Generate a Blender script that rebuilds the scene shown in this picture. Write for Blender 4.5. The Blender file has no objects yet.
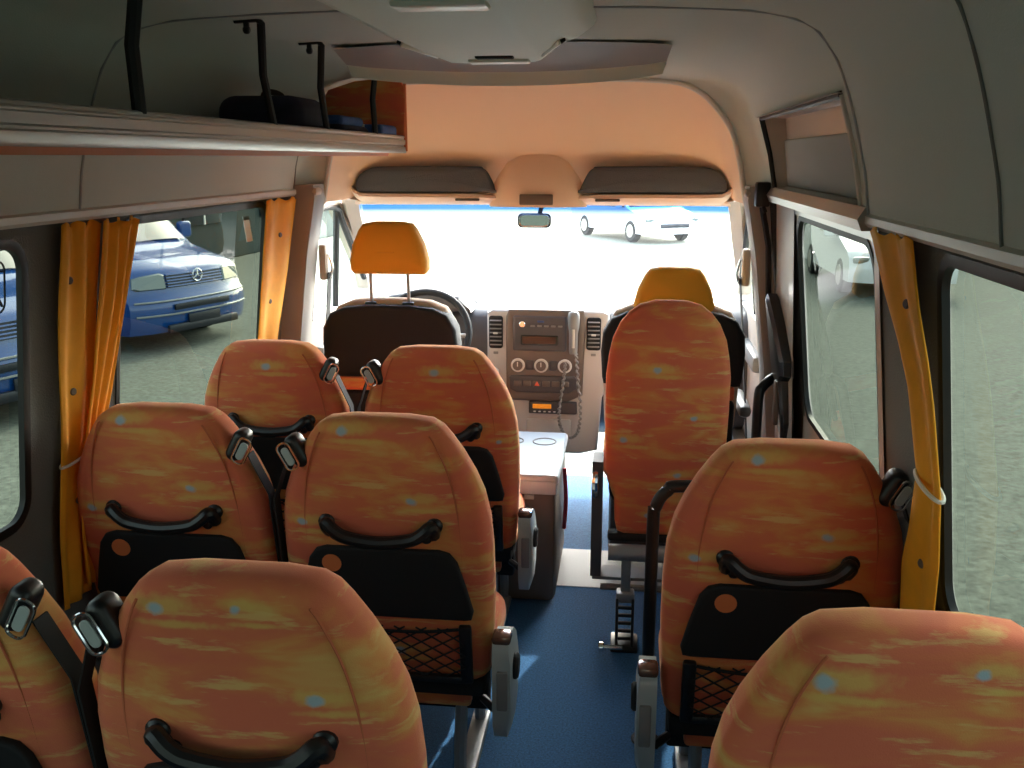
import bpy, bmesh, math, random
from mathutils import Vector, Matrix
random.seed(7)
S = bpy.context.scene
C = S.collection
PI = math.pi
R = math.radians

# ------------------------------------------------------------------ materials
def srgb(r, g, b):
    f = lambda c: c / 12.92 if c <= 0.04045 else ((c + 0.055) / 1.055) ** 2.4
    return (f(r / 255), f(g / 255), f(b / 255), 1)

def newmat(name):
    m = bpy.data.materials.new(name); m.use_nodes = True
    nt = m.node_tree
    return m, nt, nt.nodes['Principled BSDF']

def mat(name, col, rough=.6, metal=0, bump=0, bscale=200, var=0, vscale=8, sheen=0, coat=0, emit=None, es=0, spec=None):
    m, nt, b = newmat(name)
    b.inputs['Base Color'].default_value = col
    b.inputs['Roughness'].default_value = rough
    b.inputs['Metallic'].default_value = metal
    if spec is not None: b.inputs['Specular IOR Level'].default_value = spec
    if sheen:
        b.inputs['Sheen Weight'].default_value = sheen
    if coat: b.inputs['Coat Weight'].default_value = coat
    if emit:
        b.inputs['Emission Color'].default_value = emit; b.inputs['Emission Strength'].default_value = es
    tc = nt.nodes.new('ShaderNodeTexCoord')
    if var:
        n = nt.nodes.new('ShaderNodeTexNoise'); n.inputs['Scale'].default_value = vscale; n.inputs['Detail'].default_value = 6
        nt.links.new(tc.outputs['Object'], n.inputs['Vector'])
        r = nt.nodes.new('ShaderNodeValToRGB')
        r.color_ramp.elements[0].position = .3; r.color_ramp.elements[1].position = .7
        r.color_ramp.elements[0].color = (col[0]*(1-var), col[1]*(1-var), col[2]*(1-var), 1)
        r.color_ramp.elements[1].color = (min(1,col[0]*(1+var)), min(1,col[1]*(1+var)), min(1,col[2]*(1+var)), 1)
        nt.links.new(n.outputs['Fac'], r.inputs['Fac']); nt.links.new(r.outputs['Color'], b.inputs['Base Color'])
    if bump:
        n = nt.nodes.new('ShaderNodeTexNoise'); n.inputs['Scale'].default_value = bscale; n.inputs['Detail'].default_value = 3
        nt.links.new(tc.outputs['Object'], n.inputs['Vector'])
        bp = nt.nodes.new('ShaderNodeBump'); bp.inputs['Strength'].default_value = bump; bp.inputs['Distance'].default_value = .004
        nt.links.new(n.outputs['Fac'], bp.inputs['Height']); nt.links.new(bp.outputs['Normal'], b.inputs['Normal'])
    return m

def math_node(nt, op, a, b=None, clamp=False):
    n = nt.nodes.new('ShaderNodeMath'); n.operation = op; n.use_clamp = clamp
    for i, v in enumerate((a, b)):
        if v is None: continue
        if isinstance(v, (int, float)): n.inputs[i].default_value = v
        else: nt.links.new(v, n.inputs[i])
    return n.outputs[0]

def mixc(nt, fac, a, b):
    n = nt.nodes.new('ShaderNodeMix'); n.data_type = 'RGBA'
    if isinstance(fac, (int, float)): n.inputs[0].default_value = fac
    else: nt.links.new(fac, n.inputs[0])
    for i, v in ((6, a), (7, b)):
        if isinstance(v, tuple): n.inputs[i].default_value = v
        else: nt.links.new(v, n.inputs[i])
    return n.outputs[2]

def fabric(name, stars, seed):
    """woven seat cloth: red-orange sky with drifting yellow clouds and small pale blue suns"""
    m, nt, b = newmat(name)
    L = nt.links.new
    tc = nt.nodes.new('ShaderNodeTexCoord')
    mp = nt.nodes.new('ShaderNodeMapping'); mp.inputs['Scale'].default_value = (1, 1, 3.0); mp.inputs['Location'].default_value = (seed*3.1, 0, seed*1.7)
    mp.inputs['Rotation'].default_value = (0, R(5), 0)
    L(tc.outputs['Object'], mp.inputs['Vector'])
    n1 = nt.nodes.new('ShaderNodeTexNoise'); n1.inputs['Scale'].default_value = 6.0; n1.inputs['Detail'].default_value = 7; n1.inputs['Distortion'].default_value = .5
    L(mp.outputs[0], n1.inputs['Vector'])
    r1 = nt.nodes.new('ShaderNodeValToRGB'); e = r1.color_ramp.elements
    e[0].position = .40; e[0].color = srgb(206, 106, 80)
    e[1].position = .72; e[1].color = srgb(208, 162, 96)
    x = e.new(.52); x.color = srgb(208, 114, 78)
    x = e.new(.60); x.color = srgb(210, 136, 80)
    L(n1.outputs['Fac'], r1.inputs['Fac'])
    # thin pale wisps
    mp2 = nt.nodes.new('ShaderNodeMapping'); mp2.inputs['Scale'].default_value = (1, 1, 5.5); mp2.inputs['Location'].default_value = (seed*5.3+2, 0, seed)
    L(tc.outputs['Object'], mp2.inputs['Vector'])
    n2 = nt.nodes.new('ShaderNodeTexNoise'); n2.inputs['Scale'].default_value = 7; n2.inputs['Detail'].default_value = 8; n2.inputs['Roughness'].default_value = .62
    L(mp2.outputs[0], n2.inputs['Vector'])
    r2 = nt.nodes.new('ShaderNodeValToRGB'); r2.color_ramp.elements[0].position = .56; r2.color_ramp.elements[1].position = .64
    L(n2.outputs['Fac'], r2.inputs['Fac'])
    wf = math_node(nt, 'MULTIPLY', r2.outputs['Color'], .75)
    col = mixc(nt, wf, r1.outputs['Color'], srgb(210, 172, 108))
    sep = nt.nodes.new('ShaderNodeSeparateXYZ'); L(tc.outputs['Object'], sep.inputs[0])
    nn = nt.nodes.new('ShaderNodeTexNoise'); nn.inputs['Scale'].default_value = 60; nn.inputs['Detail'].default_value = 2
    L(tc.outputs['Object'], nn.inputs['Vector'])
    jit = math_node(nt, 'MULTIPLY', math_node(nt, 'SUBTRACT', nn.outputs['Fac'], .5), .9)
    def spot(sx, sz, rx, rz, soft):
        dx = math_node(nt, 'DIVIDE', math_node(nt, 'SUBTRACT', sep.outputs['X'], sx), rx)
        dz = math_node(nt, 'DIVIDE', math_node(nt, 'SUBTRACT', sep.outputs['Z'], sz), rz)
        d = math_node(nt, 'SQRT', math_node(nt, 'ADD', math_node(nt, 'MULTIPLY', dx, dx), math_node(nt, 'MULTIPLY', dz, dz)))
        d = math_node(nt, 'ADD', d, jit)
        return math_node(nt, 'MULTIPLY', math_node(nt, 'SUBTRACT', 1, d, True), soft, True)
    halos = None; cores = None
    for (sx, sz, k) in stars:
        h = spot(sx + .012, sz + .006, .075*k, .020*k, 1.6)
        h2 = spot(sx + .03, sz - .022, .085*k, .009*k, 1.5)
        h = math_node(nt, 'MAXIMUM', h, h2)
        c = spot(sx, sz, .0165*k, .0130*k, 1.8)
        halos = h if halos is None else math_node(nt, 'MAXIMUM', halos, h)
        cores = c if cores is None else math_node(nt, 'MAXIMUM', cores, c)
    col = mixc(nt, math_node(nt, 'MULTIPLY', halos, .75), col, srgb(206, 168, 92))
    col = mixc(nt, math_node(nt, 'MULTIPLY', cores, .9), col, srgb(150, 172, 186))
    L(col, b.inputs['Base Color'])
    b.inputs['Roughness'].default_value = .9; b.inputs['Specular IOR Level'].default_value = .15
    b.inputs['Sheen Weight'].default_value = .55; b.inputs['Sheen Roughness'].default_value = .35
    b.inputs['Sheen Tint'].default_value = srgb(255, 205, 165)
    nb = nt.nodes.new('ShaderNodeTexNoise'); nb.inputs['Scale'].default_value = 500
    L(tc.outputs['Object'], nb.inputs['Vector'])
    bp = nt.nodes.new('ShaderNodeBump'); bp.inputs['Strength'].default_value = .25; bp.inputs['Distance'].default_value = .002
    L(nb.outputs['Fac'], bp.inputs['Height']); L(bp.outputs['Normal'], b.inputs['Normal'])
    return m

def glass(name, tint, refl=1.0, band=None):
    m = bpy.data.materials.new(name); m.use_nodes = True; nt = m.node_tree
    nt.nodes.clear(); L = nt.links.new
    out = nt.nodes.new('ShaderNodeOutputMaterial')
    tr = nt.nodes.new('ShaderNodeBsdfTransparent'); tr.inputs[0].default_value = tint
    gl = nt.nodes.new('ShaderNodeBsdfGlossy'); gl.inputs['Roughness'].default_value = .01; gl.inputs[0].default_value = (refl, refl, refl, 1)
    ge = nt.nodes.new('ShaderNodeNewGeometry'); dt = nt.nodes.new('ShaderNodeVectorMath'); dt.operation = 'DOT_PRODUCT'
    L(ge.outputs['Normal'], dt.inputs[0]); L(ge.outputs['Incoming'], dt.inputs[1])
    ab = math_node(nt, 'ABSOLUTE', dt.outputs['Value'])
    fz = math_node(nt, 'ADD', math_node(nt, 'MULTIPLY', math_node(nt, 'POWER', math_node(nt, 'SUBTRACT', 1, ab, True), 5), .8), .05, True)
    mx = nt.nodes.new('ShaderNodeMixShader')
    L(fz, mx.inputs[0]); L(tr.outputs[0], mx.inputs[1]); L(gl.outputs[0], mx.inputs[2]); L(mx.outputs[0], out.inputs[0])
    if band:
        z0, z1, bc = band
        tc = nt.nodes.new('ShaderNodeTexCoord'); sp = nt.nodes.new('ShaderNodeSeparateXYZ'); L(tc.outputs['Object'], sp.inputs[0])
        f = math_node(nt, 'DIVIDE', math_node(nt, 'SUBTRACT', sp.outputs['Z'], z0), z1 - z0, True)
        L(mixc(nt, f, tint, bc), tr.inputs[0])
    return m

M = {}
# star positions per backrest, seat-local x and z
M['stitch'] = mat('seam_thread', srgb(186, 96, 62), .9)
M['fabric'] = fabric('sunset_cloth', [(-.075, 1.017, 1.0), (.075, .855, .9), (-.185, .79, .9), (.02, .45, 1)], 1)
M['fabric_b'] = fabric('sunset_cloth_close', [(-.10, 1.0, .9), (.015, 1.005, .6), (.115, .865, .9), (-.15, .60, 1)], 1.35)
M['fabric_c'] = fabric('sunset_cloth_front', [(0, .97, 1.1), (.19, .75, .7), (-.15, .72, .8)], .4)
M['fabric_d'] = fabric('sunset_cloth_right', [(-.12, .975, 1.1), (.06, 1.0, .7), (-.02, .70, .8)], 2.2)
M['fabric_tall'] = fabric('sunset_cloth_tall', [(-.035, .945, 1.0), (.085, .79, .85), (-.135, .71, .95), (.04, .595, .9), (-.05, .45, .8)], 1.9)
M['fabric_rack'] = fabric('sunset_cloth_rack', [(.1, 1.75, 1)], .7)  # rack end panel; same cloth colours as the seats
M['liner'] = mat('headlining', srgb(200, 208, 201), .95, bump=.25, bscale=350)
M['liner2'] = mat('side_liner', srgb(164, 171, 167), .95, bump=.3, bscale=300)
M['peach'] = mat('cab_headlining_bounce_tint', srgb(236, 208, 182), .95, bump=.15, bscale=300)  # beige lining; warm bounce from the orange seats is painted into the colour
M['peach_plastic'] = mat('cab_plastic_bounce_tint', srgb(232, 206, 186), .5)  # beige plastic, tinted with the same painted-in bounce light
M['lower'] = mat('lower_wall_cloth', srgb(114, 115, 112), .95, bump=.5, bscale=250)
M['rail'] = mat('rail_plastic', srgb(205, 203, 196), .45)
M['beige'] = mat('pillar_plastic', srgb(186, 176, 164), .5)
M['bpillar'] = mat('belt_pillar_plastic', srgb(146, 141, 136), .55)
M['door_paint'] = mat('door_frame_paint', srgb(196, 188, 178), .35, coat=.3)
M['greypl'] = mat('grey_plastic', srgb(120, 120, 118), .5)
M['ducts'] = mat('duct_grey', srgb(166, 172, 176), .6)
M['console'] = mat('console_grey', srgb(222, 231, 223), .6)
M['black'] = mat('black_plastic', srgb(20, 20, 22), .38)
M['blackm'] = mat('black_matt', srgb(16, 15, 16), .8)
M['rubber'] = mat('black_rubber', srgb(18, 20, 20), .55)
M['darkback'] = mat('seat_back_black', srgb(24, 22, 22), .85, bump=.3, bscale=400)
M['chrome'] = mat('chrome', (.85, .85, .85, 1), .12, 1)
M['alu'] = mat('aluminium', srgb(176, 174, 168), .38, .75)
M['steel'] = mat('painted_steel', srgb(150, 152, 152), .4, .4)
M['carpet'] = mat('blue_carpet', srgb(48, 98, 142), 1, bump=.8, bscale=400, var=.35, vscale=160)
M['plate'] = mat('step_plate', srgb(130, 136, 142), .5, bump=.1)
M['curtain'] = mat('curtain_yellow', srgb(246, 170, 36), .75, bump=.15, bscale=400, var=.06, vscale=20)
M['headrest'] = mat('headrest_yellow', srgb(226, 160, 40), .8, bump=.3, bscale=300)
M['whiteband'] = mat('white_band', srgb(225, 222, 210), .6)
M['dash'] = mat('dash_grey', srgb(178, 176, 174), .5)
M['dashdark'] = mat('dash_dark', srgb(70, 68, 70), .55)
M['dashbrown'] = mat('dash_centre', srgb(96, 84, 76), .4)
M['display'] = mat('radio_display', srgb(25, 32, 28), .2)
M['amber'] = mat('amber_display', srgb(200, 130, 40), .4, emit=srgb(230, 140, 30), es=.25)
M['redtri'] = mat('hazard_red', srgb(220, 90, 60), .4)
M['lid'] = mat('lid_pale_grey', srgb(176, 188, 198), .35)
M['boxside'] = mat('box_brown_grey', srgb(104, 92, 82), .55)
M['foam'] = mat('storage_mesh', srgb(84, 88, 94), .95, bump=.5, bscale=250)
M['lamp'] = mat('lamp_lens', srgb(225, 225, 215), .3)
M['redcloth'] = mat('red_trim', srgb(190, 50, 70), .6)
M['bagdark'] = mat('bag_navy', srgb(22, 22, 44), .8, var=.5, vscale=18)
M['bagblue'] = mat('bag_blue', srgb(50, 84, 140), .7, var=.3, vscale=25)
M['orangeedge'] = mat('orange_edge', srgb(206, 116, 66), .6)
M['tan'] = mat('cab_seat_tan', srgb(168, 142, 116), .9, bump=.3, bscale=300)
M['armgrey'] = mat('armrest_grey', srgb(158, 166, 164), .35)
M['armcap'] = mat('armrest_cap', srgb(110, 84, 70), .18, .5)
M['glass_side'] = glass('tinted_pane', (.115, .132, .112, 1), .3)
M['glass_cab'] = glass('cab_pane', (.82, .9, .86, 1))
M['glass_shield'] = glass('windshield_pane', (.9, .95, .93, 1), 1, (1.325, 1.385, (.02, .12, .34, 1)))
M['mirror'] = mat('mirror', (.75, .78, .8, 1), .05, 1)
M['vanblue'] = mat('van_blue', srgb(20, 70, 134), .22, 0, coat=1)
M['vandark'] = mat('van_dark', srgb(18, 24, 36), .4)
M['carwhite'] = mat('car_white', srgb(235, 236, 236), .25, coat=1)
M['carsilver'] = mat('car_silver', srgb(170, 176, 182), .25, .6, coat=1)
M['carglass'] = mat('car_glass', srgb(20, 30, 34), .03, spec=.9)
M['headlight'] = mat('headlight_glass', srgb(104, 114, 112), .1, .2, coat=1)
M['tyre'] = mat('tyre', srgb(22, 22, 22), .8)
M['ground'] = mat('asphalt', srgb(102, 107, 95), .95, bump=.7, bscale=22, var=.4, vscale=22)
M['leaf'] = mat('hedge_leaf', srgb(50, 74, 48), .8, var=.3, vscale=6)
M['bwall'] = mat('building_wall', srgb(44, 58, 56), .9, var=.1, vscale=2)
M['bwin'] = mat('building_window', srgb(30, 44, 50), .15)

# ------------------------------------------------------------------ mesh helpers
class MB:
    def __init__(s): s.bm = bmesh.new()
    def merge(s, other, mt=None):
        me = bpy.data.meshes.new('tmp'); other.to_mesh(me); other.free()
        if mt: me.transform(mt)
        s.bm.from_mesh(me); bpy.data.meshes.remove(me)
    def box(s, c, size, r=.0, rot=None, seg=2):
        b = bmesh.new(); bmesh.ops.create_cube(b, size=1)
        bmesh.ops.scale(b, vec=size, verts=b.verts)
        if r: bmesh.ops.bevel(b, geom=b.edges[:], offset=min(r, min(size)*.49), segments=seg, profile=.5, affect='EDGES')
        mt = Matrix.Translation(c)
        if rot: mt = mt @ (Matrix.Rotation(rot[2], 4, 'Z') @ Matrix.Rotation(rot[1], 4, 'Y') @ Matrix.Rotation(rot[0], 4, 'X'))
        s.merge(b, mt); return s
    def tube(s, pts, r, seg=10, closed=False, cap=True):
        pts = [Vector(p) for p in pts]; n = len(pts)
        rr = r if isinstance(r, (list, tuple)) else [r]*n
        up = None; rings = []
        for i, p in enumerate(pts):
            if closed: t = (pts[(i+1) % n] - pts[i-1])
            else: t = (pts[min(i+1, n-1)] - pts[max(i-1, 0)])
            t.normalize()
            if up is None:
                up = Vector((0, 0, 1)) if abs(t.z) < .9 else Vector((1, 0, 0))
            up = (up - t*up.dot(t)).normalized(); sd = t.cross(up)
            rings.append([s.bm.verts.new(p + (up*math.cos(a) + sd*math.sin(a))*rr[i]) for a in [2*PI*k/seg for k in range(seg)]])
        m = n if closed else n-1
        for i in range(m):
            A, B = rings[i], rings[(i+1) % n]
            for k in range(seg): s.bm.faces.new((A[k], A[(k+1) % seg], B[(k+1) % seg], B[k]))
        if cap and not closed:
            s.bm.faces.new(rings[0][::-1]); s.bm.faces.new(rings[-1])
        return s
    def loft(s, rings, cap=True, closed=True):
        R_ = [[s.bm.verts.new(p) for p in r] for r in rings]
        n = len(R_[0])
        for a, b in zip(R_, R_[1:]):
            for k in range(n if closed else n-1):
                s.bm.faces.new((a[k], a[(k+1) % n], b[(k+1) % n], b[k]))
        if cap:
            s.bm.faces.new(R_[0][::-1]); s.bm.faces.new(R_[-1])
        return s
    def grid(s, rows): return s.loft(rows, cap=False, closed=False)
    def poly(s, pts): s.bm.faces.new([s.bm.verts.new(p) for p in pts]); return s
    def prism(s, pts, vec):
        vec = Vector(vec); a = [Vector(p) for p in pts]; return s.loft([a, [p+vec for p in a]])
    def disc(s, c, axis, r, depth, seg=20, bev=0):
        c = Vector(c); ax = Vector(axis).normalized()
        u = ax.orthogonal().normalized(); v = ax.cross(u)
        ring = lambda rad, off: [c + ax*off + (u*math.cos(2*PI*k/seg) + v*math.sin(2*PI*k/seg))*rad for k in range(seg)]
        if bev: return s.loft([ring(r-bev, 0), ring(r, bev), ring(r, depth-bev), ring(r-bev, depth)])
        return s.loft([ring(r, 0), ring(r, depth)])
    def build(s, name, m, parent=None, smooth=35, solid=0, **kw):
        bmesh.ops.recalc_face_normals(s.bm, faces=s.bm.faces)
        me = bpy.data.meshes.new(name); s.bm.to_mesh(me); s.bm.free()
        me.materials.append(M[m] if isinstance(m, str) else m)
        if smooth:
            for p in me.polygons: p.use_smooth = True
            me.set_sharp_from_angle(angle=R(smooth))
        o = bpy.data.objects.new(name, me); C.objects.link(o)
        if parent: o.parent = parent
        if solid:
            md = o.modifiers.new('thick', 'SOLIDIFY'); md.thickness = solid; md.offset = 0
        for k, v in kw.items(): o[k] = v
        return o

def thing(name, label, cat, loc=(0, 0, 0), rz=0, group=None):
    o = bpy.data.objects.new(name, None); C.objects.link(o); o.empty_display_size = .1
    o.location = loc; o.rotation_euler = (0, 0, rz); o['label'] = label; o['category'] = cat
    if group: o['group'] = group
    return o
def struct(mb, name, m, **kw):
    o = mb.build(name, m, **kw); o['kind'] = 'structure'; return o
def dup(root, loc, label, group=None, rz=None, skip=()):
    def cp(o, par):
        c = o.copy(); C.objects.link(c); c.parent = par
        for ch in list(o.children):
            if ch.name.split('.')[0] in skip: continue
            cp(ch, c)
        return c
    r = cp(root, None); r.location = loc; r['label'] = label
    if rz is not None: r.rotation_euler = (0, 0, rz)
    if group: r['group'] = group
    return r
def bez(pts, n=8):
    """Catmull-Rom through points"""
    P = [Vector(p) for p in pts]; out = []
    for i in range(len(P)-1):
        p0 = P[max(i-1, 0)]; p1 = P[i]; p2 = P[i+1]; p3 = P[min(i+2, len(P)-1)]
        for k in range(n):
            t = k/n
            out.append(.5*((2*p1) + (p2-p0)*t + (2*p0-5*p1+4*p2-p3)*t*t + (3*p1-p0-3*p2+p3)*t**3))
    out.append(P[-1]); return out
def rrect(w, h, r, seg=5, cx=0, cz=0):
    pts = []
    for (sx, sz, a0) in ((1, 1, 0), (-1, 1, 90), (-1, -1, 180), (1, -1, 270)):
        for k in range(seg+1):
            a = R(a0 + 90*k/seg)
            pts.append((cx + sx*(w/2-r) + r*math.cos(a), cz + sz*(h/2-r) + r*math.sin(a)))
    return pts
def inset(out, d):
    n = len(out); res = []
    for i in range(n):
        a = Vector(out[i-1]); b = Vector(out[i]); c = Vector(out[(i+1) % n])
        t = (c-a).normalized(); nrm = Vector((-t.y, t.x))
        res.append(b + nrm*d)
    return res
def pillow(mb, outline, thick, r, shear=0, z0=0, y0=0, bulge=.0, seg=4, warp=None):
    """outline CCW in (x, z); closed cushion of given thickness with rounded rim; rear face towards -y"""
    area = sum(outline[i-1][0]*outline[i][1] - outline[i][0]*outline[i-1][1] for i in range(len(outline)))
    if area < 0: outline = outline[::-1]
    cx = sum(p[0] for p in outline)/len(outline); cz = sum(p[1] for p in outline)/len(outline)
    def ring(d, y, k=1):
        o = inset(outline, d)
        pts = []
        for p in o:
            x = cx + (p[0]-cx)*k; z = cz + (p[1]-cz)*k
            yy = y + y0 - shear*(z - z0)
            if warp: yy += warp(x, z)
            pts.append(Vector((x, yy, z)))
        return pts
    rings = []
    rings.append(ring(r, -bulge, .25)); rings.append(ring(r, -bulge*.9, .6)); rings.append(ring(r, -bulge*.35, .9))
    for k in range(seg+1):
        a = PI/2*k/seg; rings.append(ring(r*(1-math.sin(a)), r*(1-math.cos(a))))
    for k in range(seg+1):
        a = PI/2*k/seg; rings.append(ring(r*(1-math.cos(a)), thick - r*(1-math.sin(a))))
    rings.append(ring(r, thick+bulge*.35, .9)); rings.append(ring(r, thick+bulge, .3))
    mb.loft(rings); return mb
def lerp_prof(prof, t):
    for (a, b) in zip(prof, prof[1:]):
        if a[0] <= t <= b[0]:
            f = (t-a[0])/(b[0]-a[0]); return [a[i] + (b[i]-a[i])*f for i in range(1, len(a))]
    return list(prof[0][1:]) if t < prof[0][0] else list(prof[-1][1:])

# ------------------------------------------------------------------ the bus body
Y0, Y1 = -1.35, 3.52
def WX(z): return .88 + (1.47 - min(1.47, max(z, .72)))*.111

def wall(side, openings):
    ys = sorted({Y0, Y1 + .15} | {v for o in openings for v in o[:2]})
    zs = sorted({0, .35, .72, 1.47} | {v for o in openings for v in o[2:4]})
    mb = MB()
    for a, b in zip(ys, ys[1:]):
        for c, d in zip(zs, zs[1:]):
            if any(a >= o[0]-1e-6 and b <= o[1]+1e-6 and c >= o[2]-1e-6 and d <= o[3]+1e-6 for o in openings): continue
            mb.poly([(side*WX(c), a, c), (side*WX(c), b, c), (side*WX(d), b, d), (side*WX(d), a, d)])
    bmesh.ops.remove_doubles(mb.bm, verts=mb.bm.verts, dist=1e-4)
    return mb

def win_ring(side, y0, y1, z0, z1, r, w, inw, depth):
    """rounded frame on the wall plane: outer rounded rectangle y0..y1, z0..z1, rubber width w, proud of the wall by inw"""
    cy, cz = (y0+y1)/2, (z0+z1)/2
    o = rrect(y1-y0+.01, z1-z0+.01, r+.005, 8, cy, cz); i_ = rrect(y1-y0-2*w, z1-z0-2*w, max(r-w, .02), 8, cy, cz)
    P = lambda p, off: (side*(WX(p[1]) - off), p[0], p[1])
    m = [((a[0]+b[0])/2, (a[1]+b[1])/2) for a, b in zip(o, i_)]
    mb = MB()
    mb.loft([[P(p, 0) for p in o], [P(p, inw) for p in o], [P(p, inw*1.15) for p in m], [P(p, inw*.7) for p in i_], [P(p, -depth) for p in i_], [P(p, -depth) for p in o], [P(p, 0) for p in o]], cap=False)
    return mb
def surround(side, y0, y1, z0, z1, r):
    cy, cz = (y0+y1)/2, (z0+z1)/2
    o = rrect(y1-y0+.02, z1-z0+.02, .004, 8, cy, cz); i_ = rrect(y1-y0-.002, z1-z0-.002, r, 8, cy, cz)
    return MB().loft([[(side*(WX(p[1])-.001), p[0], p[1]) for p in o], [(side*(WX(p[1])-.002), p[0], p[1]) for p in i_]], cap=False)
def pane(side, y0, y1, z0, z1, off=.014):
    return MB().poly([(side*(WX(z0)+off), y0, z0), (side*(WX(z0)+off), y1, z0), (side*(WX(z1)+off), y1, z1), (side*(WX(z1)+off), y0, z1)])

wl = [(-.45, 1.868, .80, 1.432), (2.24, 3.24, .80, 1.448)]
wr = [(-.45, 1.648, .81, 1.446), (2.07, 3.05, .79, 1.430)]
struct(wall(-1, wl), 'wall_left', 'lower')
# right wall: cloth-lined behind, painted sliding door in front
wallr = wall(1, wr)
struct(wallr, 'wall_right', 'lower')
n = 1
for side, L_ in ((-1, wl), (1, wr)):
    for o in L_:
        rad = .10 if (side == 1 and o[0] > 2) else .065
        p = struct(pane(side, o[0]-.01, o[1]+.01, o[2]-.01, o[3]+.01), 'window_%d' % n, 'glass_side', smooth=0)
        surround(side, *o, rad).build('window_surround', 'door_paint' if n == 4 else 'lower', p)
        f = win_ring(side, *o, rad, .016, .005, .010).build('window_frame', 'rubber', p)
        if n == 2:   # small pale sticker on the pane
            MB().box((-(WX(1.36)+.008), 3.10, 1.365), (.002, .05, .085), rot=(0, R(-6.3), 0)).build('sticker', 'whiteband', p, label='small pale sticker')
        if n == 1:   # outlined emblem decal near the front edge of the rear pane
            xs = lambda z: -(WX(z)+.010)
            d = MB()
            rr_ = [(q[0], q[1]) for q in rrect(.16, .105, .02, 4, 1.735, 1.340)]
            d.tube([(xs(z), y, z) for y, z in rr_], .0022, 5, closed=True)
            d.tube([(xs(1.372), 1.66, 1.372), (xs(1.372), 1.81, 1.372)], .002, 5)
            d.tube([(xs(1.30), 1.805, 1.30), (xs(1.362), 1.765, 1.362), (xs(1.30), 1.73, 1.30)], .003, 5)
            d.tube([(xs(1.32), 1.79, 1.32), (xs(1.32), 1.745, 1.32)], .0025, 5)
            d.build('decal', 'blackm', p, label='black outlined emblem')
        n += 1

# painted inner skin of the sliding door (light frame around its window)
mb = MB()
o = wr[1]
def doorskin(y0, y1, z0, z1, off=.006): mb.poly([(WX(z0)-off, y0, z0), (WX(z0)-off, y1, z0), (WX(z1)-off, y1, z1), (WX(z1)-off, y0, z1)])
doorskin(o[1]-.001, 3.42, .0, 1.47); doorskin(2.03, o[1], .0, o[2]+.001); doorskin(2.03, o[1], o[3]-.001, 1.47); doorskin(2.03, o[0], o[2], o[3])
dr = mb.build('door_1', 'door_paint', kind='structure')
MB().tube([(WX(z)-.012, 3.425, z) for z in (.05, .72, 1.47)], .016, 8).build('door_seal', 'rubber', dr)
# shiny top rail of the door
mb = MB(); mb.loft([[(x, y, z) for (x, z) in ((.895, 1.452), (.845, 1.452), (.835, 1.475), (.85, 1.500), (.895, 1.505))] for y in (2.04, 3.44)])
mb.build('door_rail', 'alu', dr)

# rear wall with two door windows
mb = MB()
prof_low = [(-WX(0), 0), (-WX(.72), .72), (-WX(1.47), 1.47)]
for (x0, x1, z0, z1) in ((-.97, .97, 0, .85), (-.97, -.78, .85, 1.5), (-.06, .06, .85, 1.5), (.78, .97, .85, 1.5), (-.97, .97, 1.5, 1.96)):
    mb.poly([(x0, Y0, z0), (x1, Y0, z0), (x1, Y0, z1), (x0, Y0, z1)])
struct(mb, 'wall_rear', 'liner2', smooth=0)
for k, (x0, x1) in enumerate(((-.78, -.06), (.06, .78))):
    p = struct(MB().poly([(x0, Y0-.01, .85), (x1, Y0-.01, .85), (x1, Y0-.01, 1.5), (x0, Y0-.01, 1.5)]), 'window_%d' % (5+k), 'glass_side', smooth=0)
    rr_ = rrect(x1-x0, .65, .06, 5, (x0+x1)/2, 1.175)
    MB().tube([(a, Y0+.005, b) for a, b in rr_], .014, 6, closed=True).build('window_frame', 'rubber', p)

# floor: blue carpet, then the grey plate and the cab carpet
struct(MB().box((0, (Y0+3.36)/2, -.02), (1.94, 3.36-Y0, .04)), 'floor', 'carpet', smooth=0)
pl = MB(); pl.box((0, 3.54, -.023), (1.94, .36, .05), .004)
struct(pl, 'trim_1', 'plate', smooth=0)
struct(MB().box((0, 4.21, -.03), (1.94, .98, .04)), 'floor_cab', 'carpet', smooth=0)

# headlining: profile from right rail over the roof to the left rail
HP = [(.862, 1.47), (.856, 1.50), (.845, 1.57), (.818, 1.67), (.800, 1.725), (.775, 1.785), (.735, 1.84), (.69, 1.865), (.60, 1.883), (.40, 1.893), (0, 1.90)]
full = HP + [(-x, z) for x, z in HP[-2::-1]]
ysl = [Y0, 0, 1.31, 1.33, 2.03, 2.05, 2.10, 2.6, 3.0, 3.33, Y1]
RY0, RY1 = 2.10, 3.33
mb = MB()
def hp(p, y):
    x, z = p
    dz = -.006 if abs(y-1.32) < .02 or abs(y-2.04) < .02 else 0     # lap seams
    return (x, y, z)
for a, b in zip(ysl, ysl[1:]):
    for k in range(len(full)-1):
        if a >= RY0-1e-6 and b <= RY1+1e-6 and 1 <= k < 4: continue
        mb.poly([hp(full[k], a), hp(full[k], b), hp(full[k+1], b), hp(full[k+1], a)])
bmesh.ops.remove_doubles(mb.bm, verts=mb.bm.verts, dist=1e-4)
struct(mb, 'ceiling', 'liner')
# seams: narrow rubber beads across the lining
for k, y in enumerate((1.32, 2.04)):
    r_ = .0028 if k == 0 else .0032
    struct(MB().tube(bez([(x*.998, y, z-.001) for x, z in full], 3), r_, 6), 'trim_%d' % (2+k), 'greypl' if k == 0 else 'ducts')
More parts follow.
